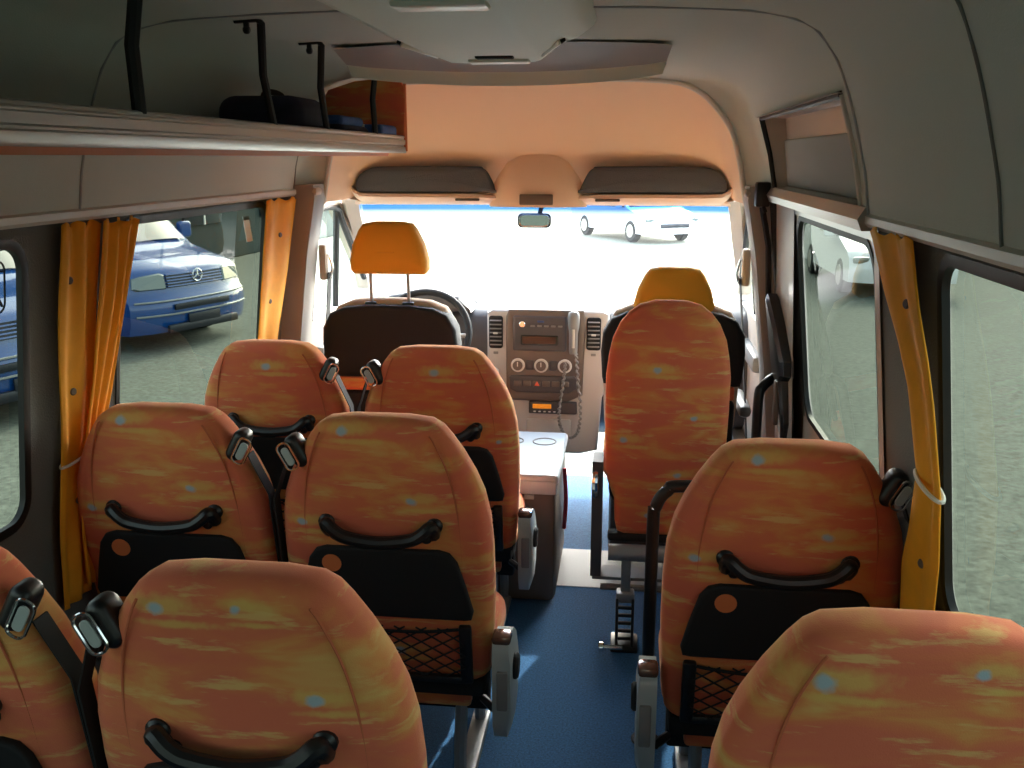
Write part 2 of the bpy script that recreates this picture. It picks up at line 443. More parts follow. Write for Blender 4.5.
# recess over the sliding door: set-back panel, bright sill, dark seal
rp = MB()
rec = [(.905, 1.49), (.900, 1.52), (.882, 1.66), (.875, 1.725)]
rp.grid([[(x, y, z) for x, z in rec] for y in (RY0-.02, RY1+.02)])
rp.poly([(.905, RY0-.02, 1.498), (.905, RY1+.02, 1.498), (.85, RY1+.02, 1.502), (.85, RY0-.02, 1.502)])
rp.poly([(.78, RY0-.02, 1.728), (.78, RY1+.02, 1.728), (.885, RY1+.02, 1.722), (.885, RY0-.02, 1.722)])
for yy in (RY0, RY1):
    rp.poly([(.905, yy, 1.49), (.852, yy, 1.50), (.800, yy, 1.73), (.885, yy, 1.73)])
tr = struct(rp, 'trim_4', 'door_paint', smooth=0)
pb = MB(); pillow(pb, rrect(1.20, .150, .015, 3, 0, 0), .012, .004)
ob = pb.build('recess_panel', 'liner2', tr)
ob.rotation_euler = (R(8), 0, R(-90)); ob.location = (.882, 2.715, 1.580)
seal = [(.856, RY0, 1.50), (.834, RY0, 1.61), (.800, RY0, 1.725), (.800, RY1, 1.725), (.834, RY1, 1.61), (.856, RY1, 1.50)]
MB().tube([(x-.002, y, z) for x, y, z in seal[2:]] , .009, 6).build('recess_seal', 'rubber', tr)
MB().tube([(x-.002, y, z) for x, y, z in seal[:3]] , .006, 6).build('recess_edge', 'rail', tr)
# rails below the lining
for k, (s, ya, yb) in enumerate(((-1, Y0, 3.50), (1, Y0, 2.04))):
    mb = MB(); mb.loft([[(s*x, y, z) for x, z in ((.885, 1.462), (.858, 1.460), (.850, 1.468), (.850, 1.482), (.860, 1.488), (.885, 1.485))] for y in (ya, yb)])
    struct(mb, 'trim_%d' % (5+k), 'rail')
# vertical seam on the left upper panel
struct(MB().tube([(-x*.999, 3.45, z) for x, z in HP[:4]], .003, 5), 'trim_7', 'greypl')

# ---------------- cab headlining (beige, with warm bounce light put into its colour), arch rim, A pillars, B pillars
ARCH = [(.80, 1.43), (.785, 1.50), (.772, 1.57), (.742, 1.675), (.715, 1.725), (.675, 1.775), (.62, 1.825), (.54, 1.86), (.42, 1.872), (.25, 1.876), (0, 1.876)]
afull = ARCH + [(-x, z) for x, z in ARCH[-2::-1]]
# step ring between roof lining and arch
hfull = full
mb = MB(); mb.grid([[(x, Y1-.03, z+.001) for x, z in hfull], [(x*.999, Y1+.0, z-.001) for x, z in hfull], [(x*.985, Y1+.035, z-.006) for x, z in hfull], [((x+a)/2*1.005, Y1+.06, (z+b)/2) for (x, z), (a, b) in zip(hfull, afull)], [(x, 3.60, z) for x, z in afull]])
struct(mb, 'trim_8', 'liner')
struct(MB().tube(bez([(x*.995, 3.60, z-.002) for x, z in afull], 3), .010, 8), 'trim_9', 'rail')
rowsP = [(3.60, lambda x, z: (x, z)),
         (3.72, lambda x, z: (x*.995, z - .055*max(0, (z-1.5)/.39))),
         (3.84, lambda x, z: (x*.99, z - .15*max(0, (z-1.48)/.41))),
         (3.93, lambda x, z: (x*.985, z - .26*max(0, (z-1.46)/.43))),
         (4.00, lambda x, z: (x*.98, z - .38*max(0, (z-1.44)/.45))),
         (4.02, lambda x, z: (x*.975, z - .47*max(0, (z-1.43)/.46)))]
mb = MB(); mb.grid([[(f(x, z)[0], y, f(x, z)[1]) for x, z in afull] for y, f in rowsP])
struct(mb, 'ceiling_cab', 'peach', smooth=80)

for s in (-1, 1):   # A and B pillars
    nm = 'left' if s < 0 else 'right'
    mb = MB()
    path = [(.775, 3.98, 1.425), (.80, 4.10, 1.36), (.835, 4.30, 1.245), (.875, 4.50, 1.125), (.92, 4.74, .97)]
    mb.loft([[(s*(x-.012), y-.02, z), (s*(x+.03), y-.07, z+.005), (s*(x+.06), y-.03, z+.02), (s*(x+.03), y+.02, z+.03), (s*(x-.012), y+.015, z+.02)] for x, y, z in path])
    struct(mb, 'trim_a_pillar_' + nm, 'beige')
    mb = MB()
    path = [(.900, 0), (.895, .6), (.872, .85), (.82, 1.25), (.782, 1.45), (.785, 1.50)]
    mb.loft([[(s*.97, 3.455, z), (s*(x+.025), 3.455, z), (s*(x+.004), 3.468, z), (s*x, 3.50, z), (s*x, 3.58, z), (s*(x+.02), 3.61, z), (s*.97, 3.61, z)] for x, z in path])
    bp_ = struct(mb, 'trim_b_pillar_' + nm, 'bpillar')
    MB().box((s*.80, 3.50, 1.475), (.05, .07, .03), .012).build('pillar_cap', 'beige', bp_)

# cab doors: frame with slanted front and a quarter light divider
def cabdoor(s, idx):
    X = lambda z: s*(WX(z)-.01)
    outer = [(3.60, .0), (3.60, .93), (3.60, 1.47), (4.02, 1.47), (4.78, .97), (4.78, .93), (4.78, .0)]
    inner = [(3.68, .96), (3.68, 1.2), (3.69, 1.40), (4.00, 1.405), (4.56, 1.03), (4.58, .97), (4.3, .96)]
    inner = [(3.68, .95), (3.675, 1.2), (3.70, 1.405), (3.98, 1.405), (4.50, 1.05), (4.57, .97), (4.50, .95)]
    mb = MB()
    P = lambda p, off=0: (X(p[1]) - s*off, p[0], p[1])
    mb.loft([[P(p) for p in outer], [P(p, .02) for p in outer], [P(p, .03) for p in inner], [P(p, -.03) for p in inner]], cap=False)
    d = mb.build('door_%d' % idx, 'beige', kind='structure')
    MB().tube(bez([P((3.70, .95), .02), P((3.70, 1.25), .02), P((3.72, 1.385), .02), P((3.97, 1.39), .02), P((4.08, 1.32), .02), P((4.50, 1.03), .02)], 4), .014, 7).build('door_seal', 'rubber', d)
    MB().tube([P((4.10, .95), .005), P((4.02, 1.39), .005)], .014, 7).build('divider_bar', 'rubber', d)
    MB().box((X(.80)-s*.045, 4.0, .80), (.06, .5, .07), .02).build('door_armrest', 'greypl', d)
    MB().box((X(.9)-s*.03, 4.35, .90), (.03, .10, .04), .012).build('door_handle', 'chrome', d)
    MB().box((X(.45)-s*.05, 4.0, .30), (.09, .7, .16), .03).build('door_pocket', 'greypl', d)
    g = MB().poly([P((3.66, .94), -.01), P((3.66, 1.42), -.01), P((4.0, 1.42), -.01), P((4.60, .94), -.01)])
    g = struct(g, 'window_%d' % (6+idx-1), 'glass_cab', smooth=0)
cabdoor(-1, 2); cabdoor(1, 3)

# windscreen, header and scuttle
rows = []
for t in [k/8 for k in range(9)]:
    y = 4.015 + (4.80-4.015)*t; z = 1.415 + (.955-1.415)*t; hw = .79 + .15*t
    rows.append([(hw*u, y + .10*(1-u*u)*(.3+.7*t), z) for u in [-1+k/6 for k in range(13)]])
struct(MB().grid(rows), 'window_9', 'glass_shield', smooth=80)
hd = MB(); hd.loft([[(x, y + .03*(1-(x/.78)**2), z) for (y, z) in ((3.965, 1.418), (3.985, 1.405), (4.03, 1.405), (4.04, 1.43), (3.98, 1.445))] for x in [-.78+k*.13 for k in range(13)]])
struct(hd, 'trim_10', 'peach_plastic')

# ---------------- overhead storage shelf in the cab
sh = thing('overhead_storage', 'peach overhead shelf with two dark grey pockets above the windscreen', 'shelf', (0, 3.95, 1.42))
for s in (-1, 1):
    P = MB()
    # rounded lip with an upturned outer end
    prof = [(-.045, .012), (-.055, .020), (-.050, .032), (-.02, .036), (.04, .036), (.04, -.010), (0, -.010), (-.03, .0)]
    xs_ = [.15, .17, .25, .45, .65, .735, .765, .785]
    li = [.2, .8, 1, 1, 1, 1, .9, .7]; up = [0, 0, 0, 0, 0, .003, .022, .055]
    P.loft([[(s*x, y*l, z*l + u) for y, z in prof] for x, l, u in zip(xs_, li, up)])
    lp = P.build('shelf_lip', 'peach_plastic', sh)
    MB().box((s*.285 if s > 0 else -.285, -.052, .010), (.10, .012, .010), .004).build('catch', 'boxside', lp)
    q = MB(); out = [(s*.165, .037), (s*.20, .11), (s*.225, .135), (s*.27, .143), (s*.62, .143), (s*.70, .132), (s*.745, .10), (s*.755, .06), (s*.745, .037)]
    out = [tuple(v) for v in bez([(a, b, 0) for a, b in out], 3)]; out = [(v[0], v[1]) for v in out]
    pillow(q, out, .05, .012, bulge=.004, shear=.0, y0=-.045)
    q.build('storage_pocket', 'foam', sh, label='dark grey mesh covered pocket')
cb = MB()
rows = []
for k in range(9):
    t = k/8; a = t*PI
    rows.append([(-.20*math.cos(a)*(1, 1, .96, .84, .62, .25)[j], -.005-.075*math.sin(a)*w_, z_) for j, (w_, z_) in enumerate(((.95, -.018), (1.0, .0), (.93, .05), (.75, .10), (.35, .16), (0, .20)))])
cb.loft(rows, cap=False, closed=False)
cc = cb.build('centre_housing', 'peach', sh, smooth=80)
MB().box((0.0, -.078, .013), (.135, .014, .042), .004).build('sensor_cover', 'boxside', cc)

mr = thing('rear_view_mirror', 'small rear-view mirror hanging from the top of the windscreen', 'mirror', (-.03, 4.12, 1.335))
MB().tube([(.02, 0, .02), (.03, .01, .06), (.03, -.01, .10)], .010, 8).build('stem', 'blackm', mr)
q = MB(); pillow(q, rrect(.145, .062, .02, 4), .02, .008, y0=-.02); mh = q.build('mirror_housing', 'blackm', mr)
q = MB(); pillow(q, rrect(.130, .05, .016, 4), .003, .001, y0=-.0225); q.build('mirror_glass', 'mirror', mr)

# ---------------- overhead air duct (crescent) and air console
du = thing('air_duct', 'wide grey crescent-shaped air duct hung across the roof ahead', 'air duct', (0, 2.65, 1.895))
xsd = [-.425 + k*.895/16 for k in range(17)]
A, B_, B2, D_, E_ = [], [], [], [], []
for x in xsd:
    u = (x-.0225)/.4475; f = max(0, 1 - u*u)
    xc = .0225
    A.append((x, -.05, -.004 - .012*u**4)); B_.append((xc+(x-xc)*.975, .03 + .16*f, -.048 - .010*f**.6))
    B2.append((xc+(x-xc)*.975, .036 + .165*f, -.051 - .012*f**.6)); D_.append((xc+(x-xc)*.955, .045 + .17*f, -.078 - .016*f**.6)); E_.append((xc+(x-xc)*.93, .22 + .20*f, -.03 - .012*f))
d1 = MB(); d1.grid([A, B_]); d1.build('duct_panel', 'ducts', du, smooth=80)
d2 = MB(); d2.grid([B_, B2, D_, E_]); d2.build('duct_lip', 'console', du, smooth=50)
for k in (0, -1):
    MB().poly([A[k], B_[k], D_[k], E_[k]]).build('duct_end', 'ducts', du, smooth=0)

ac = thing('roof_console', 'grey roof console with lamps and vents tapering towards the windscreen', 'roof console', (.045, 2.0, 1.893))
def cons_ring(w, yf, z, tw):
    half = [(0, yf), (tw*.7, yf-.004), (tw, yf-.025), (w*.96, yf-.17), (w, yf-.22), (w, yf-.32), (w, -2.3)]
    return [(x, y, z) for x, y in half] + [(-x, y, z) for x, y in half[:0:-1]]
mb = MB()
mb.loft([cons_ring(.245, .44, .004, .18), cons_ring(.240, .42, -.012, .17), cons_ring(.215, .40, -.032, .155), cons_ring(.17, .38, -.052, .135), cons_ring(.125, .36, -.072, .11), cons_ring(.115, .35, -.076, .10)])
mb.build('console_body', 'console', ac, smooth=50)
MB().box((.045, -.55, -.078), (.14, .06, .010), .004).build('lamp', 'lamp', ac, label='rear pale lamp')
MB().box((.02, .285, -.078), (.14, .050, .010), .004).build('lamp', 'lamp', ac, label='front pale lamp')
MB().box((.02, .20, -.077), (.085, .03, .008), .003).build('grille', 'blackm', ac)
for s in (-1, 1):
    v = MB().box((s*.150, .20, -.058), (.016, .17, .010), .004, rot=(R(-4), s*R(-24), s*R(20))).build('air_vent', 'blackm', ac)
    MB().box((s*.145, .19, -.062), (.006, .16, .012), .002, rot=(R(-4), s*R(-24), s*R(20))).build('vent_blade', 'lamp', v)

# ---------------- luggage rack on the left
rk = thing('luggage_rack', 'long overhead luggage rack with ridged aluminium edge and black bars', 'luggage rack', (0, 0, 1.62))
ya, yb = Y0+.02, 3.50
RX = -.44
MB().box(((RX-.025-.84)/2, (ya+yb)/2, .012), (.84+RX-.025, yb-ya, .014)).build('rack_floor', 'liner2', rk)
prof = [(-.031, -.004), (-.004, -.004), (0, .003), (0, .016), (-.005, .019), (-.005, .023), (0, .026), (0, .041), (-.005, .044), (-.005, .047), (-.002, .050), (-.003, .055), (-.011, .058), (-.031, .056)]
MB().loft([[(RX+x, y, z-.002) for x, z in prof] for y in (ya, yb)]).build('rack_edge', 'alu', rk, smooth=30)
MB().loft([[(x, y, z) for x, z in ((RX-.02, -.017), (RX-.015, -.006), (RX-.07, -.006), (-.835, -.004), (-.83, -.016))] for y in (ya, yb-.2)]).build('rack_underside', 'orangeedge', rk)
e = MB(); pts = [(RX, .004), (RX, .22), (RX-.02, .258), (-.62, .245), (-.72, .215), (-.785, .11), (-.822, 0)]
e.prism([(x, yb-.02, z) for x, z in pts], (0, .018, 0)); ep = e.build('end_panel', 'fabric_rack', rk, label='orange cloth end panel')
MB().tube([(RX, yb-.01, .0), (RX, yb-.01, .235)], .006, 6).build('panel_edge', 'orangeedge', ep)
for k, (yt, yb_) in enumerate(((1.57, 1.575), (2.11, 2.20), (2.53, 2.60), (3.08, 3.11))):
    q = MB(); w = .025 if k == 0 else .019
    pth = [(RX-.012, yb_, .050), (RX-.014, (yt+yb_)/2, .16), (RX+.002, yt+.008, .264), (RX-.004, yt, .274), (RX-.055, yt, .272)]
    q.tube(pth, w/2, 8); q.build('support_bar', 'black', rk)
    q = MB().disc((RX-.035, yt, .250), (1, 0, 0), .009, .014, 14, .003); q.box((RX-.028, yt, .262), (.012, .012, .02), .003); q.build('bar_bracket', 'black', rk)
# things on the rack
b = thing('travel_bag', 'dark navy soft bag lying on the rack beside the second black bar', 'bag', (-.62, 2.66, 1.641))
q = MB(); pillow(q, rrect(.24, .12, .045, 5, 0, .060), .26, .04, bulge=.008, y0=-.13); q.build('bag_body', 'bagdark', b)
q = MB(); q.tube(bez([(0, -.08, .116), (0, -.05, .132), (0, .05, .132), (0, .08, .116)], 5), .008, 6); q.build('bag_handle', 'blackm', b)
b = thing('folded_jacket', 'dark folded clothing with blue pattern on the rack between third and second bars', 'clothing', (-.59, 2.97, 1.641))
q = MB(); pillow(q, rrect(.24, .055, .025, 5, 0, .028), .30, .024, bulge=.008, y0=-.15); q.build('folded_body', 'bagdark', b)
q = MB(); pillow(q, rrect(.20, .03, .014, 4, .01, .066), .24, .013, bulge=.004, y0=-.13); q.build('folded_sleeve', 'bagblue', b)
b = thing('blue_pack', 'small blue packet with pale band at the front end of the rack', 'packet', (-.55, 3.30, 1.641))
q = MB(); pillow(q, rrect(.20, .065, .012, 3, 0, .033), .20, .010, y0=-.10); q.build('packet_body', 'bagblue', b)
MB().box((.03, 0, .033), (.014, .206, .066), .002).build('pale_band', 'whiteband', b)

# ------------------------------------------------------------------ passenger seats
BACK = [(.345, .180), (.355, .210), (.38, .230), (.46, .240), (.60, .246), (.72, .246), (.80, .241), (.86, .229), (.91, .210), (.96, .184), (1.0, .158), (1.022, .140), (1.037, .116), (1.044, .06)]
def back_outline(prof=BACK, zoff=0):
    r = [(p[1], p[0]) for p in prof]
    pts = [(x, z) for x, z in r] + [(-x, z) for x, z in r[::-1]]
    return pts
SH = .17
YB = lambda z: -SH*(z-.70)
def seat(label, loc, fab='fabric', belt=1, arm=1, group='orange patterned passenger seats'):
    t = thing('passenger_seat', label, 'seat', loc, 0, group)
    q = MB(); pillow(q, back_outline(), .115, .042, SH, .70, 0, bulge=.012, seg=5); bk = q.build('backrest', fab, t, smooth=60)
    q = MB()
    for s in (-1, 1):
        pth = [(s*x, YB(z)-.0025, z) for x, z in ((.172, .40), (.178, .55), (.180, .70), (.176, .82), (.160, .92), (.135, .99), (.122, 1.015))]
        q.tube(bez(pth, 4), .0022, 5)
    q.build('seam', 'stitch', bk)
    # cushion
    q = MB(); o_ = rrect(.47, .12, .05, 5, 0, .40)
    pillow(q, o_, .30, .04, y0=.10, bulge=.01); q.build('seat_cushion', 'fabric', t, smooth=60)
    # handle
    q = MB(); z0 = .795
    pth = [(-.120, YB(z0)-.004, z0-.022), (-.122, YB(z0)-.022, z0-.004), (-.117, YB(z0)-.034, z0+.006), (-.098, YB(z0)-.040, z0-.010), (-.07, YB(z0)-.040, z0-.024), (0, YB(z0)-.042, z0-.032)]
    pth = pth + [(-x, y, z) for x, y, z in pth[-2::-1]]
    cr = bez(pth, 4); nn = len(cr)
    q.tube(cr, [.0150 if 6 < k < nn-7 else .0160 for k in range(nn)], 10)
    for s in (-1, 1): q.disc((s*.124, YB(z0)+.004, z0+.004), (0, -1, -.1), .019, .026, 14, .006); q.disc((s*.105, YB(z0)+.004, z0-.026), (0, -1, -.1), .013, .026, 12, .005)
    q.build('grab_handle', 'black', t)
    # tray table with cup hole
    o_ = [(.205, .575), (.200, .555), (.185, .552), (-.185, .552), (-.200, .555), (-.205, .575), (-.190, .640), (-.172, .705), (-.155, .728), (-.13, .736), (.13, .736), (.155, .728), (.172, .705), (.190, .640)]
    q = MB(); pillow(q, o_, .022, .007, SH, .70, -.026); ty = q.build('tray_table', 'blackm', t)
    q = MB(); c = (-.118, YB(.695)-.0275, .695)
    q.disc(c, (0, 1, SH), .023, .003, 20); q.build('cup_hole', 'orangeedge', ty, label='round cup hole showing orange cloth')
    # net pocket
    zb, zt_, hw = .372, .525, .182
    q = MB()
    for s in (-1, 1): q.box((s*hw, YB(.45)-.012, .452), (.030, .018, .165), .006, rot=(R(9.6), 0, 0))
    q.box((0, YB(zb)-.012, zb+.006), (2*hw, .018, .020), .006)
    fr = q.build('net_frame', 'black', t)
    q = MB(); stp = .052; H = zt_-zb
    def seg2(x0, z0_, x1, z1_):
        q.tube([(x0, YB(z0_)-.014-.010*math.sin(PI*min(1, max(0, (z0_-zb)/H*.8+.1))), z0_), (x1, YB(z1_)-.014-.010*math.sin(PI*min(1, max(0, (z1_-zb)/H*.8+.1))), z1_)], .0022, 4, cap=False)
    sl = .62
    for k in range(-12, 13):
        for sg in (1, -1):
            # line z = zb + sg*sl*(x - k*stp)
            lo, hi = None, None
            xa, xb = k*stp, k*stp + sg*H/sl
            x0, z0_, x1, z1_ = xa, zb, xb, zt_
            if x0 > x1: x0, z0_, x1, z1_ = x1, z1_, x0, z0_
            if x1 <= -hw or x0 >= hw: continue
            f = lambda x: z0_ + (z1_-z0_)*(x-x0)/(x1-x0)
            a_, b_ = max(x0, -hw), min(x1, hw)
            seg2(a_, f(a_), b_, f(b_))
    q.tube(bez([(-hw, YB(zt_)-.014, zt_), (-hw*.4, YB(zt_)-.020, zt_-.010), (hw*.4, YB(zt_)-.020, zt_-.010), (hw, YB(zt_)-.014, zt_)], 4), .004, 5)
    q.build('net', 'blackm', t, smooth=60)
    # lower cloth panel and undercarriage
    q = MB(); pillow(q, rrect(.36, .10, .012, 3, 0, .315), .03, .008, y0=YB(.36)+.045); q.build('lower_panel', 'fabric', t)
    q = MB(); q.box((0, .26, .345), (.44, .40, .05), .01); q.box((0, YB(.36)+.10, .30), (.44, .05, .12), .01); q.build('seat_pan', 'blackm', t)
    for s in (-1, 1):
        q = MB()
        q.tube([(s*.15, .10, .0), (s*.15, .11, .14), (s*.15, .16, .33)], .016, 8)
        q.tube([(s*.15, .44, .0), (s*.15, .42, .14), (s*.15, .36, .33)], .016, 8)
        q.box((s*.15, .27, .012), (.05, .42, .024), .006)
        q.build('leg', 'steel', t)
    # belt guide on the shoulder
    if belt:
        s = belt
        zc, xc = .962, (.192 if s > 0 else .184)
        piv = (s*xc, YB(zc)+.01, zc); rot = (0, s*R(28), 0)
        g = MB(); pillow(g, rrect(.038, .078, .018, 5), .05, .014, y0=-.01); gd = g.build('belt_guide', 'black', t)
        g = MB(); g.tube([(s*.018+a, -.014, b_) for a, b_ in rrect(.030, .064, .012, 4)], .0026, 6, closed=True); lp = g.build('chrome_loop', 'chrome', gd)
        g = MB(); pillow(g, rrect(.018, .044, .008, 3, s*.018, 0), .004, .0015, y0=-.015); g.build('loop_plate', 'armgrey', gd)
        gd.location = piv; gd.rotation_euler = rot
        g = MB(); g.loft([[(s*x, YB(z)+y, z) for y in (.010, .045)] + [(s*(x+.003), YB(z)+y, z) for y in (.045, .010)] for x, z in ((.212, .94), (.250, .84), (.252, .6), (.244, .42))])
        g.build('belt_strap', 'blackm', t)
    if arm:
        s = arm; a = MB(); x = s*.272
        a.loft([[(x+s*dx, y, z) for dx, y, z in ((-.020, ya_, za), (.018, ya_, za), (.022, ya_, za-.03), (.022, ya_, zb_+.03), (.012, ya_, zb_), (-.020, ya_, zb_))] for ya_, za, zb_ in ((-.03, .495, .36), (-.022, .512, .30), (.0, .518, .26), (.08, .505, .25), (.13, .47, .28), (.15, .43, .34))])
        am = a.build('armrest', 'armgrey', t, smooth=50)
        MB().box((x, .0, .520), (.044, .05, .022), .008).build('armrest_cap', 'armcap', am, label='glossy brown cap')
        MB().box((x+s*.004, -.034, .40), (.026, .010, .10), .004).build('armrest_slot', 'greypl', am)
        k = MB().disc((x+s*.018, .05, .42), (s, 0, 0), .032, .016, 18, .005); k.build('recline_knob', 'blackm', am)
        MB().tube([(x-s*.02, -.01, .34), (x-s*.05, .03, .34)], .010, 8).build('hinge_pin', 'black', am)
    return t

G = 'orange patterned passenger seats'
seat('middle seat of the left aisle column, tray and net pocket in full view', (-.165, 1.985, 0), 'fabric', -1, 1)
seat('single orange patterned seat behind the black hooped rail, by the right curtain', (.712, 1.885, 0), 'fabric', 1, -1)
seat('nearest seat of the left aisle column, large at the bottom of the photo', (-.158, 1.175, 0), 'fabric_b', -1, 1)
seat('foremost seat of the left aisle column, beside the pale-lidded box', (-.195, 2.775, 0), 'fabric_c', -1, 1)
seat('left window-side orange seat in the middle row, by the tied curtain pair', (-.690, 2.01, 0), 'fabric', 1, 0)
seat('foremost window-side orange seat, just behind the driver seat', (-.728, 2.80, 0), 'fabric_c', 1, 0)
seat('nearest window-side orange seat, cut off at the left edge', (-.69, 1.205, 0), 'fabric_b', 1, 0)
seat('nearest orange seat on the right, cut off in the bottom right corner', (.745, 1.13, 0), 'fabric_d', 1, -1)

# ------------------------------------------------------------------ cab seats
def cab_seat(label, loc, hz, cover=False):
    t = thing('cab_seat', label, 'seat', loc, 0, 'front cab seats with yellow headrests')
    P = [(.42, .17), (.45, .22), (.60, .245), (.80, .255), (.92, .255), (.99, .242), (1.045, .210), (1.07, .15), (1.078, .06)]
    o_ = [(x, z) for z, x in P] + [(-x, z) for z, x in P[::-1]]
    q = MB(); pillow(q, o_, .12, .045, .12, .75, .0, bulge=.01, seg=5); q.build('backrest', 'tan', t, smooth=60)
    q = MB(); q.box((0, -.030-.12*(.752-.75), .752), (.46, .03, .05), .008); q.build('cloth_band', 'fabric', t, label='orange cloth band')
    P2 = [(.80, .256), (.90, .262), (.97, .256), (1.025, .225), (1.05, .17), (1.06, .08)]
    o_ = [(.250, .775), (.256, .80)] + [(x, z) for z, x in P2] + [(-x, z) for z, x in P2[::-1]] + [(-.256, .80), (-.250, .775)]
    q = MB(); pillow(q, o_, .12, .02, .12, .75, -.035, bulge=.006); q.build('back_panel', 'darkback', t, label='black back panel')
    q = MB(); pillow(q, rrect(.47, .20, .02, 3, 0, .62), .05, .015, .12, .75, -.035); q.build('lower_back_panel', 'darkback', t)
    P3 = [(.0, .132), (.015, .146), (.05, .148), (.11, .134), (.165, .108), (.188, .090), (.195, .05)]
    o_ = [(x, z+hz) for z, x in P3] + [(-x, z+hz) for z, x in P3[::-1]]
    q = MB(); pillow(q, o_, .10, .03, .10, .75, .0, bulge=.008, seg=5); q.build('headrest', 'headrest', t, smooth=60)
    for s in (-1, 1):
        q = MB(); q.tube([(s*.072, -.01, 1.02), (s*.072, -.02, hz+.03)], .0065, 8); pp = q.build('headrest_post', 'steel', t)
        MB().box((s*.072, -.018, 1.062), (.045, .03, .014), .005).build('post_sleeve', 'black', pp)
    q = MB(); pillow(q, rrect(.50, .15, .05, 5, 0, .42), .46, .04, y0=.10, bulge=.01); q.build('seat_cushion', 'fabric', t, smooth=60)
    q = MB(); q.box((0, .30, .20), (.44, .42, .33), .03); q.build('seat_base', 'dashdark', t)
    a = MB(); a.box((.285, .20, .66), (.05, .30, .05), .02); a.build('armrest', 'greypl', t)
    return t
cab_seat('driver seat with black back panel and raised yellow headrest', (-.515, 3.50, 0), 1.172)
cab_seat('front passenger seat hidden behind the tall orange seat, yellow headrest showing', (.545, 3.50, 0), 1.015)

# ------------------------------------------------------------------ tall folding guide seat
g = thing('guide_seat', 'tall narrow orange folding seat on a grey tube frame, without a handle', 'seat', (.510, 2.97, 0))
P = [(.375, .125), (.385, .150), (.42, .158), (.50, .162), (.56, .185), (.60, .192), (.80, .197), (.92, .197), (.98, .190), (1.04, .178), (1.09, .156), (1.125, .128), (1.150, .095), (1.163, .045)]
o_ = [(x, z) for z, x in P] + [(-x, z) for z, x in P[::-1]]
q = MB(); pillow(q, o_, .075, .03, .02, .75, 0, bulge=.008, seg=5); q.build('backrest', 'fabric_tall', g, smooth=60)
q = MB(); pillow(q, [(x*.98, z) for x, z in rrect(.37, .60, .06, 5, 0, .75)], .03, .01, .02, .75, .078); q.build('folded_cushion', 'blackm', g)
q = MB(); q.box((.0, .04, .365), (.36, .05, .03), .01); q.build('seat_beam', 'blackm', g)
q = MB(); q.tube([(-.175, -.02, .328), (.30, -.02, .328)], .028, 16); q.build('cross_tube', 'steel', g)
q = MB(); q.box((-.115, -.005, .25), (.032, .032, .13), .004); q.box((-.115, -.012, .17), (.060, .05, .035), .006); q.build('pedestal', 'steel', g)
q = MB()
for s in (-1, 1): q.box((-.115+s*.026, -.04, .085), (.010, .035, .17), .003, rot=(R(-8), 0, 0))
for k in range(5): q.box((-.115, -.045, .03+.028*k), (.05, .014, .010), .003)
q.box((-.115, -.03, .006), (.09, .12, .012), .004)
q.build('pedestal_linkage', 'black', g)
q = MB(); q.tube([(-.12, -.085, .018), (-.19, -.09, .018)], .008, 8); q.disc((-.20, -.09, .018), (1, 0, 0), .016, .02, 12, .004); q.build('release_lever', 'chrome', g)
q = MB(); q.box((.0, .10, .20), (.46, .10, .012), .003); q.tube([(-.20, .05, .17), (.30, .05, .17)], .012, 8); q.build('lower_crossbar', 'greypl', g)
q = MB(); q.loft([[(-.235+dx, y, z) for dx, y in ((0, .02), (.035, .02), (.035, .13), (0, .13))] for z in (.22, .40, .60, .625)]); q.build('side_bracket', 'dashdark', g)
q = MB(); q.tube(bez([(-.222, .03, .50), (-.224, .0, .56), (-.222, .05, .60)], 4), .012, 8); q.build('buckle', 'chrome', g)

# ------------------------------------------------------------------ hand rails
t = thing('hoop_rail', 'black tubular hoop rail standing ahead of the single right seat', 'hand rail', (.458, 2.40, 0))
pth = [(0, 0, .004), (0, 0, .62), (.006, 0, .70), (.035, 0, .745), (.085, 0, .760), (.44, 0, .760)]
q = MB(); q.tube(bez(pth, 6), .017, 12); q.build('rail_tube', 'black', t)
q = MB(); q.disc((0, 0, 0), (0, 0, 1), .04, .008, 18, .002); q.disc((.445, 0, .760), (1, 0, 0), .035, .01, 18, .002); q.build('rail_flange', 'black', t)
t = thing('entry_rail', 'black bent hand rail beside the sliding door pillar', 'hand rail', (.828, 3.22, 0))
pth = [(0, 0, .004), (0, 0, .60), (0, 0, .80), (.012, .01, .835), (.04, .03, .858), (.065, .08, .862), (.09, .22, .862)]
q = MB(); q.tube(bez(pth, 6), .017, 12); q.build('rail_tube', 'black', t)
q = MB(); q.disc((0, 0, 0), (0, 0, 1), .04, .008, 18, .002); q.build('rail_flange', 'black', t)

# ------------------------------------------------------------------ belts on the pillars
t = thing('belt_retractor', 'black seat belt cover on the pillar behind the sliding door window edge', 'seat belt', (.90, 3.30, .70))
pts = [(3.36, 1.14), (3.31, 1.13), (3.20, 1.06), (3.06, .96), (3.07, .91), (3.13, .88), (3.11, .74), (3.17, .65), (3.25, .70), (3.30, .90)]
q = MB(); q.loft([[(.895 - .111*(z-.9) - .90 - dx, y-3.30, z-.70) for y, z in pts] for dx in (-.02, .012)] + [[(.895 - .111*(z-.9) - .90 - .022, (y-3.2)*.85+3.2-3.30, (z-.9)*.92+.9-.70) for y, z in pts]]); q.build('belt_cover', 'black', t, smooth=30)
MB().box((-.022, -.135, .10), (.016, .04, .15), .005).build('cover_insert', 'boxside', t, label='brown insert')
q = MB(); q.tube([(-.032, .10, .40), (-.042, .12, .60), (-.07, .14, .74)], .010, 6); q.build('belt_strap', 'blackm', t)
t = thing('belt_anchor', 'black block at the lower corner of the recess above the sliding door', 'bracket', (.825, 3.40, 1.475))
